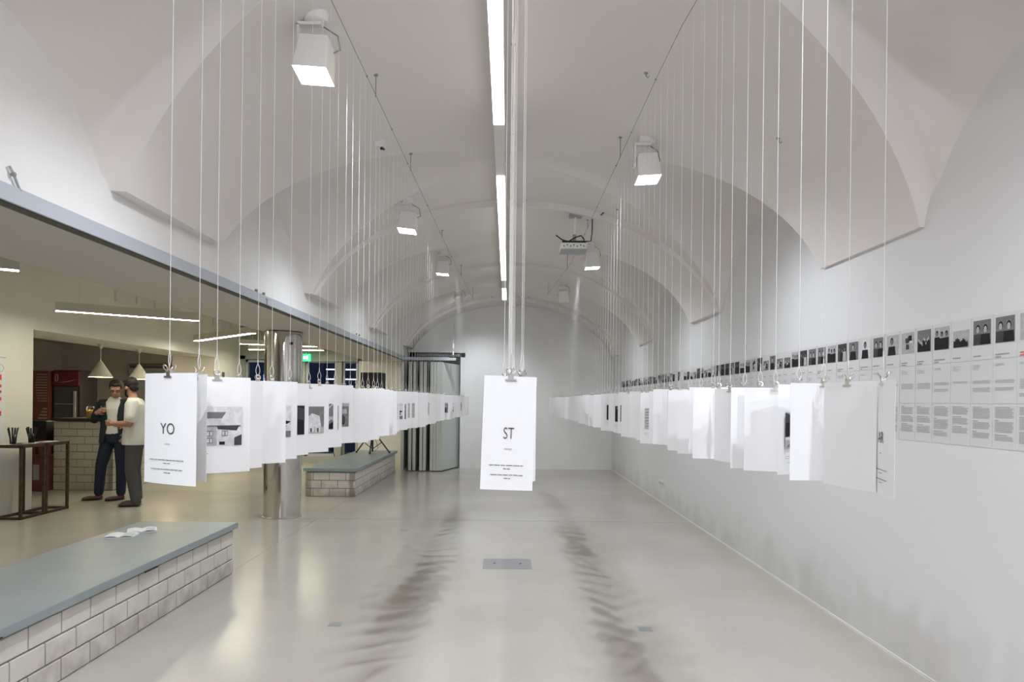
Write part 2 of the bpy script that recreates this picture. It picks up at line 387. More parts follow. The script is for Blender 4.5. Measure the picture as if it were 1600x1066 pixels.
def bench(y0, y1, label, slab_to, x1=-2.335, x0=-3.10):
    t = thing('brick_bench', label, 'bench', (0, 0, 0))
    MB().box(x0 + .006, x1 - .008, y0 + .008, y1, 0, .373).build('core', 'mortar', t)
    for k in range(3):
        z = .006 + k * .1235; off = 0.125 * (k % 2)
        course(t, x1, y0, 0, 1, y1 - y0, z, .113, off, 'brick_white')
        course(t, x0, y0, 1, 0, x1 - x0, z, .113, 0.125 * ((k + 1) % 2), 'brick_white')
        course(t, x0 + .09, y0, 0, 1, y1 - y0, z, .113, off, 'brick_white')
    MB().box(x0 - .03, x1 + .035, y0 - .03, y1 + slab_to, .386, .436).build('seat_slab', 'bench_paint', t, bevel=.004)
    MB().box(x0 + .02, x1 - .004, y0 + .02, y1, .37, .388).build('seat_batten', 'bench_paint', t)
    return t
b1 = bench(1.6, 5.84, 'low white brick bench with slate blue seat in the left foreground', .02)
MB().box(-2.298, -2.294, 3.02, 3.12, .392, .398).box(-2.30, -2.292, 4.35, 4.5, .380, .388).build('seat_clip', 'black', b1)
b2 = bench(10.52, 14.25, 'low white brick bench with slate blue seat beneath the loudspeaker stand', .1)

# ================================================================== COLUMN
cl = thing('steel_column', 'round polished stainless steel column under the beam', 'column', (-2.86, 8.70, 0))
MB().lathe([(.232, .004), (.232, BEAM - .012)], n=64).build('shaft', 'steel', cl, smooth=40)
MB().lathe([(.238, 0), (.238, .012), (.233, .016)], n=48).build('base_ring', 'chrome', cl, smooth=40)
MB().tube([(.15, -.178, 2.19), (.165, -.196, 2.19)], .018, 10).build('bolt', 'black', cl)

# ================================================================== FOLDING PANELS
px = [-2.235, -2.07, -1.985, -1.84, -1.765, -1.62, -1.555, -1.49, -1.425]
ang = [3, 3, 1, 1, 1, 1, 1, 1, -17]
names = ['leftmost', 'second', 'third', 'fourth', 'fifth', 'sixth', 'seventh', 'eighth', 'rightmost']
for i, x in enumerate(px):
    t = thing('folding_panel', '%s pale grey folding wall panel in the stack beside the far wall' % names[i], 'panel', (x, 14.36, 0), R(ang[i]), 'stacked folding panels')
    MB().box(0, .056, 0, .98, .025, 2.30).build('leaf', 'panel', t, bevel=.003)
    MB().box(-.002, .058, -.012, .0, .02, 2.305).build('edge_profile', 'panel_edge', t)
    for dx in (.012, .040): MB().tube([(dx, .02, 2.30), (dx, .02, 2.345)], .007, 6).build('hanger', 'slot_dark', t)
tr = MB().box(XL - .03, -1.1, 14.36, 14.46, 2.345, 2.40).box(-2.2, -1.25, 14.50, 14.54, 2.34, 2.42).build('trim_3', 'steel_paint'); struct(tr, 'grey track beam over the stacked folding panels | rail')
vg = thing('air_grille', 'dark slatted air grille above the stacked folding panels', 'grille', (0, 0, 0))
MB().box(-2.05, -1.06, YB - .03, YB + .02, 2.47, 2.53).build('frame', 'slot_dark', vg)
for k in range(24): MB().box(-2.04 + k * .041, -2.03 + k * .041, YB - .04, YB - .03, 2.475, 2.525).build('slat', 'steel_paint', vg)
ch = thing('hanging_turnbuckle', 'thin rod with turnbuckle holding the panel track from the vault', 'rod', (-1.16, 14.42, 2.40))
MB().tube([(0, 0, 0), (.01, .02, .72)], .006, 6).build('rod', 'grey_plastic', ch); MB().tube([(0, 0, .06), (0, 0, .14)], .016, 8).tube([(.002, .005, .2), (.003, .008, .3)], .016, 8).build('turnbuckle', 'white_enamel', ch)

# ================================================================== CEILING LIGHT LINE
LZ = 3.52; LX = -.085
lt = thing('linear_ceiling_light', 'long slim tube light running down the middle of the vault', 'lamp', (LX, 0, LZ))
MB().box(-.042, .042, -6.9, 13.7, .006, .075).build('housing', 'white_enamel', lt, bevel=.004)
segs = [(-6.8, -5.4, 0), (-5.38, -3.98, 0), (-3.96, -2.52, 0), (-2.5, -.8, 0), (-.78, .9, 0), (.92, 2.6, 0), (2.62, 4.02, 0), (4.03, 4.98, 0), (6.15, 7.55, 1), (7.57, 8.95, 1), (8.97, 10.2, 1), (10.22, 11.4, 1), (12.3, 13.6, 1)]
for a, b, k in segs: MB().box(-.038, .038, a, b, -.004, .008).build('lit_panel', ['tube_near', 'tube_far'][k], lt)
for y in (-1.5, 1.0, 4.5, 8, 11.5): MB().tube([(0, y, .07), (0, y, ceiling_z(LX, y) - LZ)], .006, 6).build('suspension', 'white_enamel', lt)

# ================================================================== SPOTLIGHTS
def spotlight(x, y, label, tilt=(0, 0), yaw=0, power=1.0, cone=150):
    zc = ceiling_z(x, y); t = thing('spotlight', label, 'spotlight', (x, y, zc), yaw, 'spotlights on the vault')
    MB().lathe([(.062, .03), (.062, -.028), (.052, -.036)], n=24).build('mount_disc', 'white_enamel', t, smooth=40)
    br_ = MB().box(-.098, -.086, -.020, .020, -.22, -.045).box(-.098, .03, -.020, .020, -.050, -.034).tube([(-.104, 0, -.205), (-.084, 0, -.205)], .022, 12).build('bracket', 'white_enamel', t)
    MB().tube([(-.108, 0, -.205), (-.103, 0, -.205)], .008, 8).build('pivot_bolt', 'grey_plastic', br_)
    hp = MB(); M = Matrix.Translation((0, 0, -.205)) @ Matrix.Rotation(R(tilt[0]), 4, 'X') @ Matrix.Rotation(R(tilt[1]), 4, 'Y')
    rows = []
    for w, d_, z in ((.052, .052, .085), (.075, .075, .07), (.084, .084, -.04), (.088, .088, -.115)):
        rows.append([M @ Vector(q) for q in ((-w, -d_, z), (w, -d_, z), (w, d_, z), (-w, d_, z))])
    hp.grid(rows, 0, True); hp.f.append((3, 2, 1, 0)); hp.m.append(0)
    h = hp.build('housing', 'white_enamel', t, bevel=.004)
    MB().box(-.080, .080, -.080, .080, -.112, -.106, 0, M).build('lens', 'lens', t)
    MB().tube([(.02, .03, -.03), (.10, .06, -.07), (.115, .05, -.15), (.07, .05, -.17)], .005, 6).build('power_cord', 'cable_dark', t)
    ld = bpy.data.lights.new('spot_beam', 'SPOT'); ld.energy = SPOT_W * power; ld.color = (.86, .92, 1.0); ld.spot_size = R(cone); ld.spot_blend = .9; ld.shadow_soft_size = .04
    lo = bpy.data.objects.new('spot_beam', ld); COL.objects.link(lo); lo.parent = t
    lo.matrix_local = M @ Matrix.Translation((0, 0, -.125))
    return t
spotlight(-1.03, 3.60, 'large white spotlight on the left vault, nearest the camera', (-6, 4))
spotlight(-1.02, 6.89, 'second white spotlight along the left cable, glaring square lens', (-4, 6))
spotlight(-.96, 9.97, 'third white spotlight along the left side of the vault', (0, 4), power=.7)
spotlight(-.96, 13.3, 'farthest left spotlight, aimed at the far end wall', (40, -10), power=1.0, cone=80)
spotlight(1.06, 5.30, 'large white spotlight on the right vault, nearest the camera', (-6, -4))
spotlight(1.03, 8.5, 'white spotlight right behind the hanging projector', (0, -4), power=.8)
spotlight(.935, 11.7, 'farthest white spotlight on the right side of the vault', (16, -3), power=.85)
spotlight(1.22, 1.9, 'added white spotlight, out of view over the front of the right hanging row', (0, -4))  # unseen lamp, added to light the near part of the hall
spotlight(-1.2, .6, 'added white spotlight, out of view over the front of the left hanging row', (0, 4))  # likewise added out of view for the near light

for k, (x, y) in enumerate(((1.15, -1.4), (-1.15, -2.7), (1.4, -4.4), (-1.4, -5.8))):  # unseen spotlights added to brighten the card fronts and vault edges
    spotlight(x, y, 'added white fill spotlight on the %s vault behind the viewpoint, %s' % ('right' if x > 0 else 'left', 'nearer one' if k < 2 else 'farther one'), (56, 0), power=1.1)
# ================================================================== TENSION CABLES
CZ = 3.43
def xl(d): return -.935 + .017 * d if d < 9 else -.782 + .025 * (d - 9)
def xr(d):
    if d < 2.4: return .974 - .024 * (d - 1.78) / .62
    if d < 3.6: return .95 - .08 * (d - 2.4) / 1.2
    return .87 if d < 9.5 else .87 - .06 * (d - 9.5)
def cable(fx, label, ys, yend):
    t = thing('tension_cable', label, 'cable', (0, 0, 0), 0, 'steel cables under the vault')
    pts = [(fx(y), y, CZ + .012) for y in [-6.5 + .5 * k for k in range(int((yend + 6.5) / .5) + 1)]]
    MB().tube(pts, .0022, 6).build('wire', 'cable_dark', t)
    for y in ys:
        x = fx(y); MB().tube([(x, y, CZ), (x, y, ceiling_z(x, y))], .0035, 6).tube([(x, y, ceiling_z(x, y) - .008), (x, y, ceiling_z(x, y) + .004)], .014, 10).build('hanger_rod', 'cable_dark', t)
    for y in (4.1, 4.9, 5.6, 6.8, 7.9, 9.2): MB().ball((fx(y), y, CZ + .012), .007, 8).build('cable_clamp', 'cable_dark', t)
    return t
cable(xl, 'thin steel cable carrying the left hanging row', (1.0, 4.35, 5.75, 8.1, 10.6, 13.0), 13.2)
cable(xr, 'thin steel cable carrying the right hanging row', (1.2, 3.2, 5.4, 7.6, 9.9, 12.2), 12.9)
cable(lambda d: .012, 'thin steel cable carrying the middle hanging row', (1.0, 4.2, 5.6, 8.0, 10.5), 12.5)

# ================================================================== HANGING CARDS
H = .297
def picture_mesh(k, w, h):
    """flat print, mats: 0 black 1 dark 2 mid 3 light 4 pale; in XZ, x from -w/2, z from 0 down"""
    mb = MB(); rnd = random.Random(k * 31 + 5)
    def q(x0, x1, z0, z1, mi, l=0): mb.quad(*[(-w / 2 + w * x, -.0003 * l, -h * z) for x, z in ((x0, z1), (x1, z1), (x1, z0), (x0, z0))], mi)
    def p(pts, mi, l): mb.add([(-w / 2 + w * x, -.0003 * l, -h * z) for x, z in pts], [tuple(range(len(pts)))], mi)
    if k == 0:      # modern house with two cantilevered storeys
        q(0, 1, 0, 1, 4); q(.02, .62, .18, .42, 4, 1); p([(.05, .14), (.68, .14), (.60, .30), (.05, .30)], 2, 2); q(.08, .22, .17, .28, 3, 3)
        q(.02, .98, .48, .52, 2, 1); p([(.5, .5), (.95, .48), (.90, .62), (.52, .58)], 1, 2); q(.0, .5, .52, 1, 3, 1)
        for x, z in ((.12, .62), (.12, .80), (.30, .62), (.30, .80), (.6, .62)): q(x, x + .12, z, z + .14, 2, 3); q(x + .01, x + .05, z + .02, z + .12, 4, 4); q(x + .07, x + .11, z + .02, z + .12, 4, 4)
        q(.55, .66, .90, .98, 0, 3); p([(.85, .80), (1, .72), (1, 1), (.85, 1)], 1, 3)
    elif k == 1:    # pale sail over a small village
        q(0, 1, 0, 1, 2); p([(.25, 1), (.3, .55), (.6, .25), (.85, .35), (.95, 1)], 4, 1); q(0, 1, .75, 1, 3, 2)
        for x in (.1, .3, .5, .72): p([(x, .95), (x, .75), (x + .08, .66), (x + .16, .75), (x + .16, .95)], 4, 3); q(x + .05, x + .1, .8, .95, 1, 4)
    elif k == 2:    # radiating ribs and a sloping road
        q(0, 1, 0, 1, 2)
        for a in range(6): p([(.5, .5), (.02 + a * .19, 0), (.08 + a * .19, 0)], 4, 1)
        q(0, 1, .5, .62, 3, 2); p([(0, 1), (.6, .62), (.9, .62), (.55, 1)], 4, 3); p([(.6, 1), (1, .7), (1, 1)], 0, 3)
    elif k == 3:    # dark interior with a lit gap
        q(0, 1, 0, 1, 0); q(.1, .5, .06, .2, 2, 1); p([(.5, 0), (1, .1), (1, .5), (.62, .45)], 1, 2); q(.55, .62, .5, 1, 2, 2)
    elif k == 4:    # rock face over water
        q(0, 1, 0, 1, 3); p([(0, 0), (.25, .1), (.95, .3), (1, .55), (0, .68)], 1, 1); p([(0, .3), (.3, .22), (.6, .45), (.4, .66), (0, .66)], 0, 2); q(0, 1, .68, .76, 4, 2)
        for a in range(5): p([(.05 + .18 * a, .95), (.2 + .18 * a, .8), (.24 + .18 * a, .95)], 2, 3)
    elif k == 5:    # even woven grey
        q(0, 1, 0, 1, 3)
        for a in range(14): z = .04 + a * .068; q(.02 + .05 * rnd.random(), .7 + .28 * rnd.random(), z, z + .025, 2 + (a % 2) * 2, 1)
    elif k == 6:    # stacked dark forms on pale sky
        q(0, 1, 0, 1, 4); q(0, 1, .8, 1, 2, 1); p([(.1, .5), (.6, .42), (1, .5), (.9, .58), (.1, .6)], 0, 2); p([(.2, .66), (.9, .64), (.8, .74), (.1, .78)], 0, 2)
    else:           # street scene of rough blocks
        q(0, 1, 0, 1, 2)
        for a in range(9):
            x, z = rnd.random() * .8, .2 + rnd.random() * .6; q(x, x + .1 + .15 * rnd.random(), z, z + .1 + .2 * rnd.random(), rnd.choice((0, 1, 3, 4)), a + 1)
        q(0, 1, 0, .14, 3, 10)
    return mb.mesh('picture', ['ink_black', 'ink_dark', 'ink_mid', 'ink_light', 'ink_pale'])
PICS = {}
def pic(k, w=.15, h=.12):
    if (k, w, h) not in PICS: PICS[(k, w, h)] = picture_mesh(k, w, h)
    return PICS[(k, w, h)]
def sheet(w):
    mb = MB(); rows = []
    for i in range(9):
        t = i / 8 - .5; y = .006 * (t * t * 4 - .5) * w / .21
        rows.append([(w * t, y, 0.0), (w * t, y, -H)])
    n0 = len(mb.v); mb.grid(rows); rows2 = [[(x, y + .0007, z) for x, y, z in r] for r in rows]; mb.grid([list(reversed(r)) for r in rows2])
    e = [r[0] for r in rows]; e2 = [r[0] for r in rows2]; mb.grid([e2, e]); g = [r[1] for r in rows]; g2 = [r[1] for r in rows2]; mb.grid([g, g2])
    mb.quad(rows[0][0], rows2[0][0], rows2[0][1], rows[0][1]); mb.quad(rows2[-1][0], rows[-1][0], rows[-1][1], rows2[-1][1])
    return mb.mesh('sheet', 'paper', 60)
SHEET = sheet(.207); SHEET_N = sheet(.137)
jw = MB(); jw.box(-.0145, .0145, -.0062, .0062, -.0125, -.0075); jw.prism([(-.0062, .007), (-.0075, -.008), (.0075, -.008), (.0062, .007)], -.0048, .0048); jw.tube([(-.008, 0, .005), (.008, 0, .005)], .0034, 8)
JAW = jw.mesh('clip', 'chrome')
def ring(sg):
    pts = []
    for k in range(11):
        a = -math.pi / 2 + 2 * math.pi * k / 10
        r_ = .0072; pts.append((sg * .005 + r_ * math.cos(a), sg * (.003 + (.011 + r_ * math.sin(a)) * .5), .014 + r_ * math.sin(a)))
    return MB().tube([(sg * .002, sg * .003, .002)] + pts, .0017, 5).mesh('clip_handle', 'chrome', 60)
RING = [ring(-1), ring(1)]
def strand(top):
    lp = [(0, 0, .016)]
    for k in range(1, 8):
        t = k / 8; lp.append((.0075 * math.sin(math.pi * t) * (1.25 - .5 * t), 0, .016 + .046 * t))
    a = lp + [(0, 0, .064)]; b = [(-x, y, z) for x, y, z in a]
    return MB().tube(a, .0011, 5).tube(b, .0011, 5).tube([(0, 0, .062), (0, 0, .075)], .0016, 6).tube([(0, 0, .07), (0, 0, top)], .0008, 5).mesh('string', 'string')
STRING = strand(CZ - 1.565 + .008)
def lines_mesh(rows, m='ink_text', th=.0016):
    mb = MB()
    for x0, x1, z in rows: mb.quad((x0, 0, z - th), (x1, 0, z - th), (x1, 0, z), (x0, 0, z))
    return mb.mesh('text_lines', m)
def words(x0, x1, z, rnd):
    out = []; x = x0
    while x < x1 - .004:
        l = .006 + .012 * rnd.random(); out.append((x, min(x + l, x1), z)); x += l + .002
    return out
rr = random.Random(3)
def title_lines(w):
    s = w / .207; r = []
    for x0, x1, z in ((-.072, .068, -.2315), (-.016, .012, -.2405), (-.066, .064, -.2565), (-.013, .013, -.2655)): r += words(x0 * s, x1 * s, z, rr)
    return lines_mesh(r, 'ink_title')
CAP = lines_mesh(words(-.075, -.02, -.236, rr) + words(-.075, -.03, -.243, rr) + words(-.06, -.035, -.258, rr), 'ink_text', .0013)
TL, TLN = title_lines(.207), title_lines(.137)
LET = {s: text_mesh(s, .043, 'ink_title', .0005, .95) for s in ('YO', 'AR')}; LET['ST'] = text_mesh('ST', .043, 'ink_title', .0005, .64)
SUB = lines_mesh([(-.010 + .004 * k, -.0068 + .004 * k, -.188) for k in range(5)], 'ink_faint', .003)
def card(x, y, yaw, label, group, content=None, narrow=False, dz=0, roll=0.0):
    t = thing('hanging_card', label, 'card', (x, y, 1.565 + dz), R(yaw), group)
    s = link('sheet', SHEET_N if narrow else SHEET, t); s.rotation_euler.y = roll
    cpl = link('clip', JAW, t)
    for rg in RING: link('clip_handle', rg, cpl)
    st = link('string', STRING, t); st.rotation_euler.z = R(random.uniform(-50, 50))
    yy = -.0045
    if content in LET:
        link('lettering', LET[content], s, (0, yy, -.150)); link('subtitle', SUB, s, (0, yy, 0)); link('text_lines', TLN if narrow else TL, s, (0, yy, 0))
    elif content is not None:
        link('picture', pic(content), s, (0, yy, -.092)); link('text_lines', CAP, s, (0, yy, 0))
    return t
# --- left row: (depth, yaw, content)
left = [(1.824, -27, 'YO'), (1.95, -56, None), (2.11, 38, 0), (2.278, 62, None), (2.44, 37, None), (2.577, 41, 6), (2.78, 58, 3),
        (3.03, 45, 1), (3.19, 48, 2), (3.32, 58, 5), (3.47, 42, 7), (3.64, 70, 5), (3.775, 22, None), (3.93, 30, None), (4.07, 20, None), (4.22, 24, None),
        (4.38, 16, None), (4.50, 8, None), (4.64, 18, 6), (4.80, 48, None), (4.98, 60, 5), (5.16, 55, 6)]
rnd = random.Random(11); d = 5.32
while d < 11.5:
    left.append((d, rnd.choice((15, 28, 40, 50, 60)) + rnd.uniform(-8, 8), rnd.choice((None, None, 6, 7, 5, 1)))); d += .155
right = [(1.777, -105.6, 'AR', .977), (1.915, -77, None, .955), (2.09, 5, None, .967), (2.286, 32, 4, .975), (2.42, -14, None, .949), (2.50, -4, None, .925),
         (2.62, 55, 1, .91), (2.76, -70, None, .90), (2.88, -8, None, .89)]
d = 3.02; rnd = random.Random(23)
fixed = {3.93: (-28, 5), 4.86: (-48, 3), 5.48: (-35, 3), 5.17: (-60, 3), 6.41: (-62, 3)}
while d < 11.5:
    yaw, c = rnd.uniform(-70, -18), None
    for k in fixed:
        if abs(k - d) < .08: yaw, c = fixed[k]
    right.append((d, yaw, c, xr(d))); d += .155
def desc(c):
    return {None: 'blank white card', 'YO': 'white card lettered YO', 'AR': 'white card lettered AR', 'ST': 'white card lettered ST', 0: 'white card printed with a modern house', 1: 'white card with a pale sail picture',
            2: 'white card with a picture of radiating ribs', 3: 'white card with a near black picture', 4: 'white card with a dark rock picture', 5: 'white card with an even grey picture', 6: 'white card with dark slab picture', 7: 'white card with a street picture'}[c]
for i, (d, yaw, c) in enumerate(left):
    card(-.882 if i == 1 else xl(d), d, yaw, '%s, %s from the front of the left row' % (desc(c), ordinal(i + 1)), 'left row of hanging cards', c, dz=0 if i < 3 else random.uniform(-.008, .008))
for i, (d, yaw, c, x) in enumerate(right):
    card(x, d, yaw, '%s, %s from the front of the right row' % (desc(c), ordinal(i + 1)), 'right row of hanging cards', c, dz=0 if i < 4 else random.uniform(-.008, .008))
card(.008, 1.78, 4, 'white card lettered ST, front card of the middle hanging row', 'middle row of hanging cards', 'ST', True, roll=.03)
rnd = random.Random(5); d = 1.90; i = 2
while d < 9.0:
    yaw = rnd.uniform(56, 66)
    card({2: .038, 3: .046, 4: -.012}.get(i, .012 + rnd.uniform(-.01, .012)), d, yaw, '%s, %s from the front of the middle row' % (desc(None), ordinal(i)), 'middle row of hanging cards', None, dz=rnd.uniform(-.006, .002))
    d += .155; i += 1

# ================================================================== WALL POSTERS
def photo_mesh(k):
    rnd = random.Random(k * 17 + 2); w = .122; h = rnd.choice((.12, .12, .12, .115, .085, .12, .10)); mb = MB()
    tone = rnd.choice((1, 2, 2, 3, 3, 4)); mb.quad((0, 0, 0), (w, 0, 0), (w, 0, h), (0, 0, h), tone)
    def el(cx, cz, rx, rz, mi, l):
        mb.add([(cx + rx * math.cos(a * math.pi / 8), -.0003 * l, cz + rz * math.sin(a * math.pi / 8)) for a in range(16)], [tuple(range(16))], mi)
    kind = k % 5
    if kind == 4:          # crowd
        for j in range(9): cx, cz = w * (.12 + .095 * j), h * (.3 + .35 * rnd.random()); el(cx, cz, .006, .009, 3, 2 + j); mb.quad(*[(q[0], -.0003 * (1 + j), q[1]) for q in ((cx - .011, 0), (cx + .011, 0), (cx + .009, cz - .006), (cx - .009, cz - .006))], 0)
    elif kind == 3:        # abstract blocks
        for j in range(6): x, z = w * rnd.random() * .7, h * rnd.random() * .7; mb.quad(*[(q[0], -.0003 * (j + 1), q[1]) for q in ((x, z), (x + w * .28, z), (x + w * .25, z + h * .25), (x, z + h * .25))], rnd.choice((0, 1, 3, 4)))
    else:
        n = kind + 1
        for j in range(n):
            cx = w * (j + .5 + rnd.uniform(-.08, .08)) / n; s = min(1.0, 1.35 / n + .2); top = h * rnd.uniform(.62, .72)
            el(cx, top + .003, .017 * s, .022 * s, 0, 1 + 3 * j)
            mb.add([(max(0, cx - .042 * s), -.0003 * (2 + 3 * j), 0), (min(w, cx + .042 * s), -.0003 * (2 + 3 * j), 0), (min(w, cx + .034 * s), -.0003 * (2 + 3 * j), top - .028 * s), (max(0, cx - .034 * s), -.0003 * (2 + 3 * j), top - .028 * s)], [(0, 1, 2, 3)], rnd.choice((0, 0, 1, 3)) if tone < 3 else 0)
            el(cx, top - .003, .0125 * s, .018 * s, 2 if tone != 2 else 3, 3 + 3 * j)
    return mb.mesh('photo', ['ink_black', 'ink_dark', 'ink_mid', 'ink_light', 'ink_pale'])
PH = [photo_mesh(k) for k in range(20)]
def text_block(k):
    rnd = random.Random(k + 90); a = words(0, .05 + .05 * rnd.random(), .205, rnd)
    if rnd.random() < .5: a += words(0, .02 + .03 * rnd.random(), .193, rnd)
    t1 = lines_mesh(a, 'ink_text', .006)
    b = []; z = .195
    for j in range(rnd.randint(2, 4)): b.append((0, .03 + .04 * rnd.random(), z)); z -= .0065
    z = .118
    for blk in range(2):
        for j in range(rnd.choice((2, 3, 3, 6, 8) if blk == 0 else (0, 3, 3, 4))): b.append((0, .118 + rnd.uniform(-.008, .006), z)); z -= .0058
        z -= .018
    c = []; hd = []; z = .190
    for blk in range(3):
        hd.append((0, .025 + .08 * rnd.random(), z + .007))
        for j in range(rnd.randint(5, 9) if z > .06 else 4): c.append((0, .122 + rnd.uniform(-.012, .002), z)); z -= .0058
        z -= .016
    return t1, lines_mesh(b, 'ink_faint', .0024), lines_mesh(c, 'ink_faint', .0028), lines_mesh(hd, 'ink_text', .0026)
TB = [text_block(k) for k in range(8)]
SA = MB().box(0, .148, -.0004, .0005, 0, .212).mesh('sheet', 'sheet_grey')
RED = lines_mesh([(.007 * k, .007 * k + .005, .205) for k in range(7)] + [(.007 * k, .007 * k + .005, .193) for k in range(5)], 'red_ink', .007)
prnd = random.Random(77); y = 2.95; i = 0
POSTER_N = 71
for i in range(POSTER_N):
    y = 2.955 + .155 * i
    k = prnd.randrange(20); tb = TB[prnd.randrange(8)]
    t = thing('portrait_poster', '%s portrait poster strip from the near end of the right wall' % ordinal(i + 1) + (', title in red' if i == 0 else ''), 'poster', (XR - .0015, y + .148, 1.30), R(-90), 'portrait posters on the right wall')
    # local x runs towards the camera; local -y faces the hall
    for j in range(3): link('sheet', SA, t, (0, 0, .214 * j))
    if i not in (39, 41): link('photo', PH[k], t, (.013, -.002, .502))
    link('title', RED if i == 0 else tb[0], t, (.013, -.0015, .245 + .0))
    t.children[-1].location.z = .245
    link('text_lines', tb[1], t, (.013, -.0015, .208)); link('text_lines', tb[2], t, (.013, -.0015, .0)); link('heading', tb[3], t, (.013, -.0015, .0))
so = thing('wall_socket', 'row of three white power sockets low on the right wall', 'socket', (XR - .001, 10.2, .30), R(-90))
for k in range(3): p_ = MB().box(-.04, .04, -.012, 0, -.04, .04).build('socket_plate', 'white_enamel', so, loc=(k * -.1 + .1, 0, 0), bevel=.004); MB().tube([(0, -.0125, 0), (0, -.0135, 0)], .02, 14).build('socket_well', 'grey_plastic', p_)

# ================================================================== CEILING BITS
pz = ceiling_z(.73, 7.55); pj = thing('projector', 'white ceiling projector with tangled black cables on a pole', 'projector', (.73, 7.55, 0))
MB().box(-.07, .07, -.05, .05, pz - .02, pz + .03).build('ceiling_plate', 'grey_plastic', pj)
MB().tube([(0, 0, pz), (-.01, 0, 3.31)], .013, 10).build('pole', 'white_enamel', pj); MB().tube([(-.01, 0, 3.35), (-.01, 0, 3.27)], .02, 10).build('pole_joint', 'grey_plastic', pj)
bd = MB().box(-.165, .12, -.12, .12, 3.165, 3.235).build('body', 'white_enamel', pj, bevel=.008)
MB().box(-.165, .12, -.122, .12, 3.155, 3.167).build('underside', 'grey_plastic', pj)
MB().box(-.15, .11, -.09, .10, 3.234, 3.262).build('mount_cage', 'black', pj)
for k in range(7): MB().box(-.14 + k * .036, -.128 + k * .036, -.1235, -.119, 3.19 + .012 * (k % 2), 3.203 + .012 * (k % 2)).build('port', 'ink_dark', bd)
MB().tube([(-.22, -.05, 3.33), (-.15, -.05, 3.28), (-.08, -.06, 3.26), (0, -.05, 3.31), (.06, -.04, 3.33), (.09, -.05, 3.29), (.09, -.06, 3.25)], .007, 6).build('signal_cable', 'black', pj)
zc2 = ceiling_z(.93, 7.4)
MB().tube([(.12, -.02, 3.27), (.17, -.03, 3.275), (.18, -.03, 3.36), (.182, -.03, 3.50), (.18, -.03, 3.53)], .007, 6).build('power_cable', 'black', pj)
MB().tube([(.19, -.05, 3.545), (.27, -.1, 3.545), (.35, -.3, 3.60), (.40, -.42, ceiling_z(1.13, 7.13) - .01)], .007, 6).build('feed_cable', 'black', pj)
for nm, lab, x, y, s in (('ceiling_socket', 'small white socket box with dark plug on the left vault', -1.02, 5.35, .035), ('ceiling_sensor', 'small white fixture at the top edge over the right row', 1.0, 3.25, .03)):
    z = ceiling_z(x, y); t = thing(nm, lab, 'socket', (x, y, z)); MB().box(-s, s, -s, s, -.045, .02).build('box', 'white_enamel', t, bevel=.004)
    MB().ball((.012, -.01, -.052), .014, 8).ball((.03, .0, -.056), .010, 8).build('plug', 'black', t)
for j, (x, y, w_) in enumerate(((.86, 4.35, 'right of the tube light'), (1.73, 4.4, 'above the right hanging row'), (-.35, 14.2, 'left of the far tube end'), (.42, 14.2, 'right of the far tube end'))):
    z = ceiling_z(x, y); t = thing('ceiling_hook', 'tiny dark hook in the vault %s' % w_, 'hook', (x, y, z))
    MB().lathe([(.014, .01), (.014, -.004)], n=10).build('plate', 'cable_dark', t); MB().tube([(0, 0, 0), (0, 0, -.02), (.012, 0, -.03), (.02, 0, -.02)], .004, 6).build('hook', 'cable_dark', t)
for j, (y, z, w_) in enumerate(((5.95, 2.44, 'nearer'), (9.9, 2.45, 'farther'))):
    t = thing('rail_bolt', '%s pair of dark bolts above the blue grey guide rail' % w_, 'bolt', (XL, y, z))
    for k in range(2): MB().tube([(0, k * .18, -.0), (.02, k * .18, 0)], .013, 8).build('bolt_head', 'cable_dark', t)
for j, (y, w_) in enumerate(((6.2, 'near the two bolts'), (10.3, 'near the far bolts'))):
    t = thing('rail_bracket', 'small T shaped bracket on the guide rail %s' % w_, 'bracket', (XL + .012, y, BEAM)); MB().box(0, .012, -.03, .03, .045, .055).box(0, .01, -.008, .008, .0, .045).build('tee', 'grey_plastic', t)
lh = thing('rail_latch', 'loose chain latch above the guide rail at the left edge', 'latch', (XL, 3.02, 2.42)); MB().tube([(.01, -.02, .09), (.015, 0, .06), (.012, .03, .02), (.01, .05, 0)], .006, 6).build('chain', 'grey_plastic', lh); MB().ball((.014, 0, .06), .012, 8).build('pin', 'cable_dark', lh)

# ================================================================== FLOOR BITS
fb = thing('floor_box', 'rectangular metal floor box cover with two holes in mid hall', 'cover', (.015, 6.29, 0))
MB().box(-.222, .222, -.19, .19, 0, .004).build('cover', 'plate_metal', fb, bevel=.001)
for sx in (-1, 1): MB().lathe([(.014, .0042), (.014, .0052)], (sx * .12, 0, 0), 12).build('finger_hole', 'black', fb)
for j, (x, y, w_) in enumerate(((-1.13, 4.55, 'left of the floor box'), (.93, 4.52, 'right of the floor box'), (-1.17, 7.85, 'towards the steel column'))):
    t = thing('floor_plate', 'small grey square plate let into the floor %s' % w_, 'plate', (x, y, 0)); MB().box(-.04, .04, -.04, .04, 0, .003).build('cover', 'plate_metal', t); MB().box(-.046, .046, -.046, .046, 0, .0015).build('rim', 'grey_plastic', t)

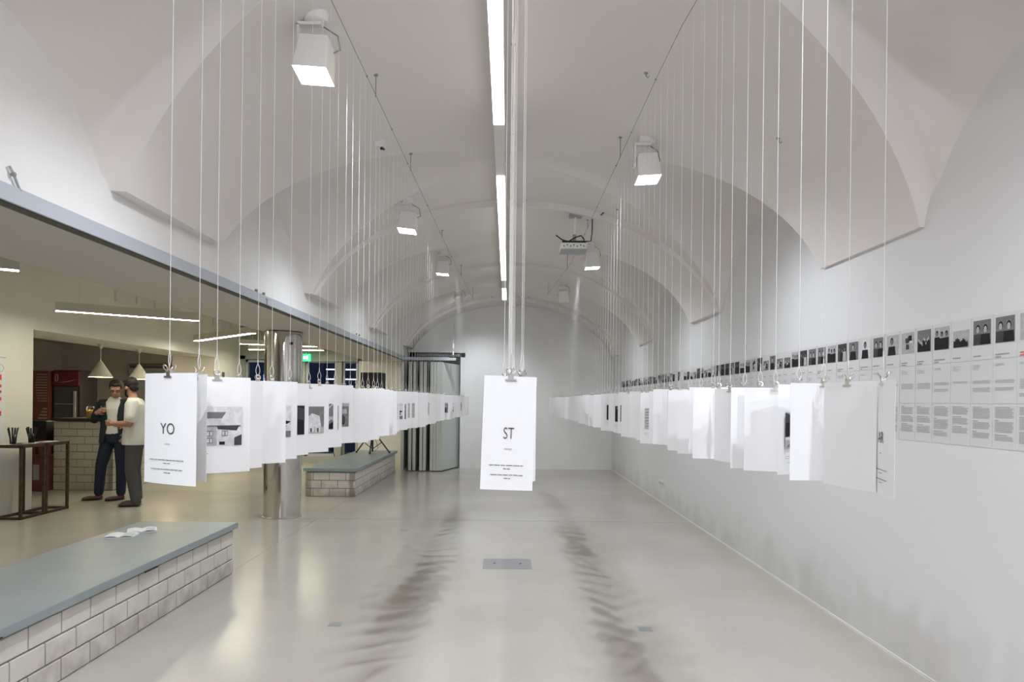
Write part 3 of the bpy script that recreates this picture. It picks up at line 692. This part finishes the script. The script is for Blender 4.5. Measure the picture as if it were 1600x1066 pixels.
# ================================================================== LOUDSPEAKER
sp = thing('speaker_stand', 'black tripod stand on the far brick bench', 'stand', (-2.68, 13.6, .436))
MB().tube([(0, 0, .03), (0, 0, 1.16)], .019, 10).build('pole', 'black', sp); MB().tube([(0, 0, .40), (0, 0, .48)], .032, 10).build('collar', 'black', sp)
for k, (dx, dy) in enumerate(((-.33, .05), (.33, .05), (.0, -.26))):
    lg = MB().tube([(0, 0, .46), (dx, dy, .012)], .013, 8).build('leg', 'black', sp); MB().tube([(0, 0, .08), (dx * .55, dy * .55, .218)], .008, 6).build('brace', 'black', lg); MB().tube([(dx, dy, 0), (dx, dy, .03)], .018, 8).build('foot', 'black', lg)
MB().tube([(.02, .03, .4), (.1, .05, .1), (.02, .06, .012), (-.1, .05, .012)], .005, 6).build('cord', 'black', sp)
bx = thing('loudspeaker', 'black box loudspeaker on the tripod stand', 'speaker', (-2.68, 13.6, 1.596))
MB().box(-.22, .22, -.16, .16, 0, .44).build('cabinet', 'black', bx, bevel=.01); MB().box(-.2, .2, -.172, -.16, .02, .42).build('grille', 'fridge_black', bx); MB().box(-.05, .05, .16, .18, .2, .3).build('handle', 'black', bx)

# ================================================================== SIDE ROOM LAMPS
def side_z(x): return 2.95 + .75 * math.sin(math.pi * ((x - XS) / (XB - XS) * .85 + .15))
def bar_lamp(p0, p1, z, h, label):
    p0, p1 = Vector((*p0, 0)), Vector((*p1, 0)); L = (p1 - p0).length; a = math.atan2(p1.y - p0.y, p1.x - p0.x)
    t = thing('linear_pendant', label, 'lamp', (p0.x, p0.y, z), a, 'linear pendants in the side room')
    MB().box(0, L, -.05, .05, .01, h).build('housing', 'lamp_side', t, bevel=.003); MB().box(.01, L - .01, -.045, .045, .0085, .014).build('lit_panel', 'tube_side', t)
    for f in (.15, .85): MB().tube([(L * f, 0, h), (L * f, 0, side_z(p0.x + (p1.x - p0.x) * f) - z)], .004, 6).build('suspension', 'white_enamel', t)
bar_lamp((-5.62, 8.46), (-4.27, 9.44), 2.55, .12, 'long slanted linear pendant left of the steel column, nearest whole one')
bar_lamp((-5.86, 12.8), (-4.14, 11.1), 2.55, .12, 'shorter linear pendant just left of the column, tilted the other way')
bar_lamp((-5.6, 4.9), (-4.19, 5.85), 2.56, .12, 'linear pendant cut off by the left edge of the photo')
bar_lamp((-5.7, 15.0), (-4.05, 15.0), 2.56, .13, 'far linear pendant passing behind the steel column')
bar_lamp((-5.4, 13.7), (-3.8, 14.3), 2.58, .10, 'far linear pendant just right of the steel column')

# ================================================================== BAR
ct = thing('bar_counter', 'white brick bar counter with dark worktop under the cone lamps', 'counter', (0, 0, 0))
MB().box(-7.24, -6.31, 10.93, 14.55, 0, 1.10).build('core', 'mortar', ct)
for k in range(9):
    z = .006 + k * .1225; off = .125 * (k % 2)
    course(ct, -7.25, 10.92, 1, 0, .95, z, .112, off, 'brick_counter'); course(ct, -6.30, 10.92, 0, 1, 3.6, z, .112, .125 - off, 'brick_counter')
MB().box(-7.28, -6.26, 10.88, 14.58, 1.105, 1.15).build('worktop', 'counter_top', ct, bevel=.004)
for k, (x, y, w_) in enumerate(((-6.80, 11.4, 'nearest the hall'), (-6.73, 12.46, 'behind the standing men'), (-6.75, 13.6, 'farthest along the counter'))):
    t = thing('cone_pendant', 'white cone pendant lamp over the bar, %s' % w_, 'lamp', (x, y, 2.38), 0, 'cone pendants over the bar')
    MB().lathe([(.055, 0), (.02, -.07), (.01, -.08)], n=16).build('canopy', 'shade', t, smooth=40); MB().tube([(0, 0, -.07), (0, 0, -.30)], .005, 6).build('cord', 'shade', t)
    MB().lathe([(.018, -.285), (.03, -.30), (.185, -.555), (.180, -.555), (.026, -.305)], n=28, cap=False).build('cone_shade', 'shade', t, smooth=40)
    MB().lathe([(.005, -.44), (.05, -.46), (.165, -.545), (.16, -.55), (.005, -.55)], n=20).build('bulb', 'bulb', t)
    ld = bpy.data.lights.new('pendant_glow', 'POINT'); ld.energy = 11; ld.color = (1, .82, .55); ld.shadow_soft_size = .08; lo = bpy.data.objects.new('pendant_glow', ld); COL.objects.link(lo); lo.parent = t; lo.location = (0, 0, -.62)
fr = thing('drinks_fridge', 'black glass door drinks fridge with a dark red header', 'fridge', (-8.40, 13.0, 0))
MB().box(-.26, .26, 0, .55, .0, 2.0).build('body', 'fridge_black', fr, bevel=.01); hd_ = MB().box(-.25, .25, -.03, 0, 1.70, 1.98).build('header', 'red_sign', fr, bevel=.01)
MB().box(-.20, -.185, -.034, -.03, 1.78, 1.92).box(-.20, -.15, -.034, -.03, 1.905, 1.92).box(-.155, -.14, -.034, -.03, 1.80, 1.915).box(-.20, -.15, -.034, -.03, 1.78, 1.795).add([(-.18, -.034, 1.755), (.06, -.034, 1.775), (.23, -.034, 1.83), (.06, -.034, 1.79)], [(0, 1, 2, 3)]).build('header_mark', 'dim_white', hd_)
dr = MB().box(-.22, .22, -.02, 0, .15, 1.68).build('door', 'fridge_glass', fr); MB().box(.16, .20, -.045, -.02, .5, 1.6).build('handle', 'grey_plastic', dr)
for k in range(4): MB().box(-.20, .14, -.023, -.02, .45 + k * .3, .46 + k * .3).build('shelf', 'grey_plastic', dr)
rc = thing('red_cabinet', 'tall dull red cabinet with white printed lines beside the fridge', 'cabinet', (-8.88, 12.9, 0))
MB().box(-.2, .2, 0, .6, 0, 1.98).build('body', 'red_paint', rc, bevel=.006)
m_ = MB()
for k in range(11): m_.quad((-.02 - .03 * math.sin(k * .4), -.003, 1.90 - k * .05), (.18, -.003, 1.90 - k * .05), (.18, -.003, 1.915 - k * .05), (-.02 - .03 * math.sin(k * .4), -.003, 1.915 - k * .05))
for k in range(8): m_.quad((.1 - .03 * k, -.003, 1.25 - k * .06), (.18, -.003, 1.25 - k * .06), (.18, -.003, 1.275 - k * .06), (.1 - .03 * k, -.003, 1.275 - k * .06))
m_.build('printed_lines', 'dim_white', rc)
bk = thing('black_crate', 'black box on a shelf left of the bar counter', 'box', (-7.55, 11.15, .0)); MB().box(-.26, .12, -.15, .2, .80, 1.10).build('box', 'fridge_black', bk, bevel=.01); MB().box(-.27, .13, -.16, .21, .72, .80).build('shelf', 'rust_steel', bk); MB().box(-.26, -.22, -.15, -.11, 0, .72).box(.08, .12, -.15, -.11, 0, .72).box(.08, .12, .15, .19, 0, .72).box(-.26, -.22, .15, .19, 0, .72).build('shelf_leg', 'rust_steel', bk)
rb = thing('red_bin', 'dull red bin on the floor left of the bar counter', 'bin', (-7.38, 10.85, 0)); MB().prism([(-.10, 0), (.10, 0), (.115, .54), (-.115, .54)], -.13, .13).build('bin_body', 'red_paint', rb, bevel=.01); MB().box(-.12, .12, -.14, .14, .54, .57).build('bin_lid', 'red_paint', rb); MB().box(-.06, .04, -.135, -.13, .18, .42).build('bin_label', 'dim_white', rb)
jr = thing('glass_jar', 'glass jar with amber drink on the bar counter', 'jar', (-6.75, 11.05, 1.15)); MB().lathe([(.05, .0), (.058, .02), (.06, .17), (.045, .19)], n=20, cap=False).build('glass', 'clear_glass', jr, smooth=40); MB().lathe([(.046, .006), (.052, .02), (.052, .13), (.02, .132)], n=18).build('drink', 'amber', jr, smooth=40)
j2 = thing('glass_bottle', 'slim amber bottle beside the glass jar on the counter', 'bottle', (-6.64, 11.1, 1.15)); MB().lathe([(.028, 0), (.03, .02), (.03, .13), (.011, .17), (.011, .22)], n=16).build('bottle_body', 'amber', j2, smooth=40); MB().lathe([(.013, .22), (.013, .24)], n=12).build('stopper', 'dim_white', j2)
ac = thing('wall_unit', 'grey air conditioning unit high on the bar back wall', 'unit', (-8.1, 15.58, 1.95)); MB().box(-.45, .45, -.2, 0, 0, .28).build('case', 'grey_plastic', ac, bevel=.02); MB().box(-.42, .42, -.205, -.2, .2, .26).build('vent', 'slot_dark', ac)
du = thing('ceiling_slot', 'dark slot vent in the bar ceiling behind the cone lamps', 'vent', (-8.1, 14.3, 2.66)); MB().box(-.6, .6, -.1, .1, 0, .04).build('frame', 'slot_dark', du); MB().box(-.55, .55, -.07, .07, -.01, 0).build('grate', 'black', du)
sh = thing('light_switch', 'pair of switch plates on the wall beside the bar opening', 'switch', (XS + .001, 15.05, 1.98))
for k, m_n in enumerate(('slot_dark', 'white_enamel')): MB().box(0, .012, k * .35 - .05, k * .35 + .06, -.09, .09).build('switch_plate', m_n, sh)

# ---- tables, cups, leaflets, banner
def frame_table(y0, y1, label, h=.885, x0=-6.16, x1=-5.87):
    t = thing('frame_table', label, 'table', ((x0 + x1) / 2, (y0 + y1) / 2, 0), 0, 'steel frame tables'); hx, hy = (x1 - x0) / 2, (y1 - y0) / 2; b = .03
    for sx in (-1, 1):
        for sy in (-1, 1): MB().box(sx * hx - b / 2, sx * hx + b / 2, sy * hy - b / 2, sy * hy + b / 2, 0, h).build('leg', 'rust_steel', t)
        MB().box(sx * hx - b / 2, sx * hx + b / 2, -hy, hy, 0, b).build('foot_rail', 'rust_steel', t)
    for sy in (-1, 1): MB().box(-hx, hx, sy * hy - b / 2, sy * hy + b / 2, 0, b).build('foot_rail', 'rust_steel', t)
    MB().box(-hx - b / 2, hx + b / 2, -hy - b / 2, hy + b / 2, h - .02, h + .02).build('top', 'rust_steel', t, bevel=.002)
    return t
frame_table(8.25, 8.66, 'dark steel frame table against the white wall, nearer of two'); frame_table(8.70, 9.12, 'dark steel frame table beside the bar entrance, farther of two')
for j, (x, y, w_) in enumerate(((-6.05, 8.36, 'nearer end of the steel tables'), (-5.99, 8.60, 'middle of the steel tables'))):
    t = thing('pencil_cup', 'glass of dark pencils at the %s' % w_, 'cup', (x, y, .905)); MB().lathe([(.034, 0), (.04, .12)], n=18, cap=False).build('glass', 'clear_glass', t, smooth=40)
    rn = random.Random(j)
    for k in range(11):
        a = k * .57; r0 = .018; r1 = .035 + .035 * rn.random(); MB().tube([(r0 * math.cos(a), r0 * math.sin(a), .004), (r1 * math.cos(a), r1 * math.sin(a), .19 + .02 * rn.random())], .006, 6).build('pencil', 'black', t)
for j, (x, y, rz, w_) in enumerate(((-6.0, 8.6, 20, 'at the joint of the two steel tables'), (-5.98, 8.9, -12, 'on the farther steel table'), (-6.1, 8.3, 8, 'on the nearer steel table'))):
    t = thing('leaflet', 'white leaflet lying %s' % w_, 'leaflet', (x, y, .906), R(rz)); MB().box(-.07, .07, -.1, .1, 0, .003).build('page', 'paper', t); MB().box(-.06, .06, -.09, -.03, .003, .0035).build('print', 'ink_pale', t)
for j, (x, y, rz, w_) in enumerate(((-2.94, 5.22, 15, 'nearer'), (-2.89, 5.42, 28, 'farther'))):
    t = thing('brochure', '%s of two white open brochures on the slate blue bench' % w_, 'brochure', (x, y, .436 + j * .002), R(rz))
    mb = MB()
    for s in (-1, 1): mb.grid([[(s * .105 * k / 4, -.09, .006 + .010 * math.sin(k / 4 * 3.0)), (s * .105 * k / 4, .09, .006 + .010 * math.sin(k / 4 * 3.0))] for k in range(5)])
    mb.box(-.105, .105, -.09, .09, 0, .005).build('pages', 'paper', t); MB().box(.03, .09, -.06, .04, .0172, .0176).build('print', 'ink_pale', t)
bn = thing('banner', 'white hanging banner with red lettering at the left edge', 'banner', (XS + .03, 8.48, 0)); MB().box(-.004, .004, -1.0, 0, .72, 1.98).build('cloth', 'banner', bn); MB().tube([(0, -1.0, 1.98), (0, .01, 1.98)], .015, 8).build('top_rod', 'white_enamel', bn)
rg_ = MB()
for z0, z1, l in ((1.69, 1.76, .075), (1.60, 1.635, .085), (1.53, 1.565, .08), (1.44, 1.48, .06), (1.25, 1.31, .05)): rg_.box(.004, .007, -.06 - l * 1.5, -.06, z0, z1)
rg_.build('lettering', 'red_ink', bn); MB().tube([(.006, -.07 + .045 * math.cos(a * .6283), 1.84 + .045 * math.sin(a * .6283)) for a in range(11)], .003, 5).build('emblem', 'ink_faint', bn)

# ================================================================== PEOPLE
def solid(mb, name, m, parent, vox, smooth=4):
    o = mb.build(name, m, parent)
    r = o.modifiers.new('remesh', 'REMESH'); r.mode = 'VOXEL'; r.voxel_size = vox; r.use_smooth_shade = True
    s = o.modifiers.new('smooth', 'SMOOTH'); s.factor = .5; s.iterations = smooth
    return o
def limb(mb, pts, rs, n=12):
    P = [Vector(p) for p in pts]; Q = []; S = []
    for i in range(len(P) - 1):                      # subdivide with smooth radius
        for k in range(4): t = k / 4; Q.append(P[i].lerp(P[i + 1], t)); S.append(rs[i] + (rs[i + 1] - rs[i]) * t)
    Q.append(P[-1]); S.append(rs[-1]); mb.tube(Q, S, n)
    for p, r in zip(P, rs): mb.ball(p, r * .99, 12)
def loft(mb, rings, face, n=20):
    """rings: (x, y, z, half width, half depth); face = heading of the chest in degrees (0 = towards -y)"""
    c, s = math.cos(R(face)), math.sin(R(face)); rows = []
    for x, y, z, a, b in rings:
        rows.append([Vector((x + a * math.cos(k * 2 * math.pi / n) * c - b * math.sin(k * 2 * math.pi / n) * s, y + a * math.cos(k * 2 * math.pi / n) * s + b * math.sin(k * 2 * math.pi / n) * c, z)) for k in range(n)])
    b0 = len(mb.v); mb.grid(rows, 0, True); mb.f.append(tuple(b0 + k for k in reversed(range(n)))); e = b0 + (len(rows) - 1) * n; mb.f.append(tuple(e + k for k in range(n))); mb.m += [0, 0]
def hand(mb, wrist, tip_dir, palm_n, curl=.6):
    w = Vector(wrist); t = Vector(tip_dir).normalized(); n = Vector(palm_n); n = (n - t * n.dot(t)).normalized(); s = t.cross(n)
    M = Matrix((s, t, n)).transposed(); mb.ball(w + t * .05, (.040, .052, .016), 14, 0, M.to_4x4().to_3x3())
    for j, (o, L) in enumerate(((-.030, .068), (-.010, .078), (.010, .074), (.029, .058))):
        b = w + t * .088 + s * o; a1 = curl * .7; p1 = b + (t * math.cos(a1) + n * math.sin(a1)) * L * .5; a2 = curl * 1.8; p2 = p1 + (t * math.cos(a2) + n * math.sin(a2)) * L * .5
        mb.tube([b - t * .02, b, p1, p2], [.0095, .0092, .0088, .0075], 8)
    b = w + t * .03 - s * .032; p1 = b + (t * .6 - s * .6 + n * .5) * .035; p2 = p1 + (t * .8 + n * .6) * .03; mb.tube([b, p1, p2], [.012, .0105, .0085], 8)
def head(mb, c, face, pitch):
    M = (Matrix.Rotation(R(face), 3, 'Z') @ Matrix.Rotation(R(pitch), 3, 'X')); c = Vector(c)
    def at(x, y, z): return c + M @ Vector((x, y, z))
    mb.ball(at(0, .012, .02), (.077, .095, .098), 20, 0, M); mb.ball(at(0, -.025, -.055), (.060, .068, .070), 16, 0, M); mb.ball(at(0, -.055, -.095), (.034, .030, .026), 12, 0, M)
    mb.tube([at(0, -.085, .02), at(0, -.112, -.022), at(0, -.092, -.034)], [.010, .016, .013], 8)
    for sx in (-1, 1): mb.ball(at(sx * .078, .012, -.01), (.012, .020, .032), 10, 0, M); mb.ball(at(sx * .033, -.075, .028), (.026, .014, .010), 10, 0, M)
    mb.ball(at(0, -.082, -.062), (.026, .012, .009), 10, 0, M)
    return at, M
def hairdo(at, M, parent, full=1.0, beard=False):
    mb = MB()
    mb.ball(at(0, .030, .045), (.086, .098, .092 * full), 18, 0, M); mb.ball(at(0, -.035, .092), (.066, .05, .030), 14, 0, M); mb.ball(at(0, .07, -.015), (.070, .050, .065), 14, 0, M)
    for sx in (-1, 1): mb.ball(at(sx * .070, .01, .03), (.016, .045, .045), 10, 0, M)
    if beard:
        mb.ball(at(0, -.062, -.098), (.044, .034, .032), 12, 0, M)
        for sx in (-1, 1): mb.tube([at(sx * .074, -.005, -.03), at(sx * .064, -.03, -.08), at(sx * .03, -.07, -.105)], [.012, .016, .018], 8)
    return solid(mb, 'hair', 'hair', parent, .008, 3)
def shoe(parent, a, toe, m):
    a = Vector(a); t = Vector(toe).normalized(); mb = MB(); s = Vector((-t.y, t.x, 0)); M = Matrix((s, t, Vector((0, 0, 1)))).transposed()
    mb.ball(a + t * .0 + Vector((0, 0, .045)), (.040, .055, .045), 14, 0, M); mb.ball(a + t * .10 + Vector((0, 0, .036)), (.045, .095, .034), 14, 0, M); mb.ball(a + t * .165 + Vector((0, 0, .028)), (.042, .05, .026), 14, 0, M)
    o = solid(mb, 'shoe', m, parent, .008, 3); so_ = MB(); so_.ball(a + t * .08 + Vector((0, 0, .009)), (.048, .150, .0085), 14, 0, M); so_.build('sole', 'black', o, 40)

# --- person in the dark jacket, facing the hall
p1 = thing('person', 'person in dark jacket, white shirt and jeans holding a small glass', 'person', (-5.70, 9.92, 0))
F = 12
bd = MB()
loft(bd, [(.0, 0, .90, .15, .10), (0, 0, 1.0, .155, .105), (.0, 0, 1.12, .145, .095), (0, -.01, 1.30, .165, .105), (0, -.005, 1.40, .165, .09), (.01, -.01, 1.46, .09, .065), (.015, -.03, 1.50, .055, .055)], F)
limb(bd, [(.015, -.02, 1.46), (.045, -.07, 1.56)], [.055, .05])
at1, M1 = head(bd, (.06, -.10, 1.615), 26, 28)
for h, k_, a in (((-.09, .01, .92), (-.165, -.05, .50), (-.225, .0, .09)), ((.09, .01, .92), (.125, -.04, .50), (.085, .02, .09))): limb(bd, [h, k_, a], [.085, .055, .042])
limb(bd, [(-.20, .0, 1.41), (-.295, .0, 1.17), (-.155, -.185, 1.27)], [.052, .042, .030]); limb(bd, [(.20, .0, 1.41), (.285, .04, 1.16), (.235, -.11, .98)], [.052, .042, .030])
hand(bd, (-.15, -.19, 1.275), (.8, -.25, .3), (.2, 1, .1), .9); hand(bd, (.232, -.115, .975), (-.1, -.5, -.8), (-.9, .2, 0), .6)
solid(bd, 'body', 'skin', p1, .0065, 3)
tr_ = MB()
for h, k_, a in (((-.085, .01, .92), (-.165, -.05, .50), (-.225, .0, .11)), ((.085, .01, .92), (.125, -.04, .50), (.085, .02, .11))): limb(tr_, [h, k_, a], [.105, .076, .064])
loft(tr_, [(0, 0, .84, .15, .11), (0, 0, .95, .172, .122), (0, 0, 1.05, .165, .112)], F); solid(tr_, 'jeans', 'jeans', p1, .012)
sm = MB(); loft(sm, [(0, -.012, .96, .155, .110), (0, -.012, 1.15, .155, .108), (0, -.022, 1.32, .17, .112), (.005, -.02, 1.42, .13, .085), (.018, -.035, 1.50, .062, .062)], F); solid(sm, 'shirt', 'shirt', p1, .010, 2)
jk = MB(); c_, s_ = math.cos(R(F)), math.sin(R(F)); rows = []
for z, a, b, gap in ((.83, .205, .150, .62), (.95, .198, .142, .50), (1.08, .185, .130, .40), (1.22, .192, .134, .36), (1.34, .205, .132, .42), (1.42, .195, .112, .55), (1.47, .12, .085, .75)):
    arc = [-math.pi / 2 + gap + (2 * math.pi - 2 * gap) * k / 24 for k in range(25)]
    o_ = [(a * math.cos(q), b * math.sin(q)) for q in arc]; i_ = [((a - .022) * math.cos(q), (b - .022) * math.sin(q)) for q in reversed(arc)]
    rows.append([Vector((x * c_ - y * s_, x * s_ + y * c_ - .005, z)) for x, y in o_ + i_])
n_ = len(rows[0]); b0 = len(jk.v); jk.grid(rows, 0, True); jk.f += [tuple(b0 + k for k in reversed(range(n_))), tuple(b0 + 6 * n_ + k for k in range(n_))]; jk.m += [0, 0]
limb(jk, [(-.185, .0, 1.40), (-.30, .0, 1.17), (-.185, -.155, 1.255)], [.075, .062, .050]); limb(jk, [(.185, .0, 1.40), (.29, .04, 1.16), (.242, -.09, 1.0)], [.075, .062, .050])
solid(jk, 'jacket', 'navy', p1, .010, 3)
hairdo(at1, M1, p1, .95); shoe(p1, (-.225, .0, 0), (-.75, -.55, 0), 'brown_shoe'); shoe(p1, (.085, .02, 0), (-.62, -.72, 0), 'brown_shoe')
gl = MB()
for sx in (-1, 1): gl.tube([at1(sx * .034 + .026 * math.cos(a * .6283), -.098, .012 + .018 * math.sin(a * .6283)) for a in range(11)], .003, 5)
gl.tube([at1(-.008, -.098, .014), at1(.008, -.098, .014)], .003, 5)
for sx in (-1, 1): gl.tube([at1(sx * .06, -.095, .015), at1(sx * .08, .01, .012)], .003, 5)
gl.build('glasses', 'black', p1)
cup = thing('drinking_glass', 'small glass held at chest height by the person in the jacket', 'glass', (-5.70 - .035, 9.92 - .235, 1.275)); MB().lathe([(.022, 0), (.028, .09)], n=16, cap=False).build('glass', 'clear_glass', cup, smooth=40); MB().lathe([(.02, .004), (.022, .03)], n=14).build('drink', 'amber', cup)

# --- person in the white T-shirt, turned away to the left
p2 = thing('person', 'person in white T-shirt and grey trousers, partly hidden by the YO card', 'person', (-5.14, 9.42, 0))
F = -62
bd = MB()
loft(bd, [(.0, 0, .90, .15, .105), (0, 0, 1.0, .155, .11), (.0, 0, 1.12, .150, .11), (0, 0, 1.30, .170, .115), (-.005, 0, 1.40, .165, .095), (-.02, .0, 1.46, .09, .065), (-.03, .0, 1.50, .055, .055)], F)
limb(bd, [(-.02, .0, 1.46), (-.05, .01, 1.57)], [.056, .052])
at2, M2 = head(bd, (-.075, .02, 1.635), -112, 12)
for h, k_, a in (((.03, -.08, .92), (.015, -.10, .50), (.06, -.07, .09)), ((-.02, .08, .92), (-.03, .06, .50), (.01, .07, .09))): limb(bd, [h, k_, a], [.070, .057, .043])
limb(bd, [(.06, -.175, 1.41), (.06, -.225, 1.14), (-.22, -.16, 1.135)], [.055, .045, .032]); limb(bd, [(-.05, .175, 1.41), (-.04, .24, 1.15), (-.22, .15, 1.10)], [.055, .045, .032])
hand(bd, (-.215, -.16, 1.135), (-1, .15, .05), (.1, .9, .2), .9); hand(bd, (-.215, .15, 1.10), (-1, -.2, .1), (0, -1, .1), .7)
solid(bd, 'body', 'skin', p2, .0065, 3)
tr_ = MB()
for h, k_, a in (((.02, -.065, .88), (.01, -.10, .50), (.06, -.07, .11)), ((-.015, .065, .88), (-.03, .06, .50), (.01, .07, .11))): limb(tr_, [h, k_, a], [.100, .082, .066])
loft(tr_, [(0, 0, .80, .14, .115), (0, 0, .90, .166, .128), (0, 0, .98, .166, .126)], F); solid(tr_, 'trousers', 'trousers', p2, .012)
ts = MB(); loft(ts, [(0, 0, .845, .192, .158), (0, 0, .95, .190, .156), (0, 0, 1.12, .172, .136), (0, 0, 1.30, .186, .132), (-.005, 0, 1.40, .19, .122), (-.015, 0, 1.45, .14, .09), (-.022, 0, 1.49, .075, .07)], F)
limb(ts, [(.055, -.165, 1.405), (.064, -.218, 1.22)], [.086, .078]); limb(ts, [(-.045, .165, 1.405), (-.042, .232, 1.22)], [.086, .078]); solid(ts, 'tshirt', 'tshirt', p2, .010, 3)
hairdo(at2, M2, p2, 1.05, True); shoe(p2, (.06, -.07, 0), (-.95, -.25, 0), 'grey_shoe'); shoe(p2, (.01, .07, 0), (-.95, -.15, 0), 'grey_shoe')
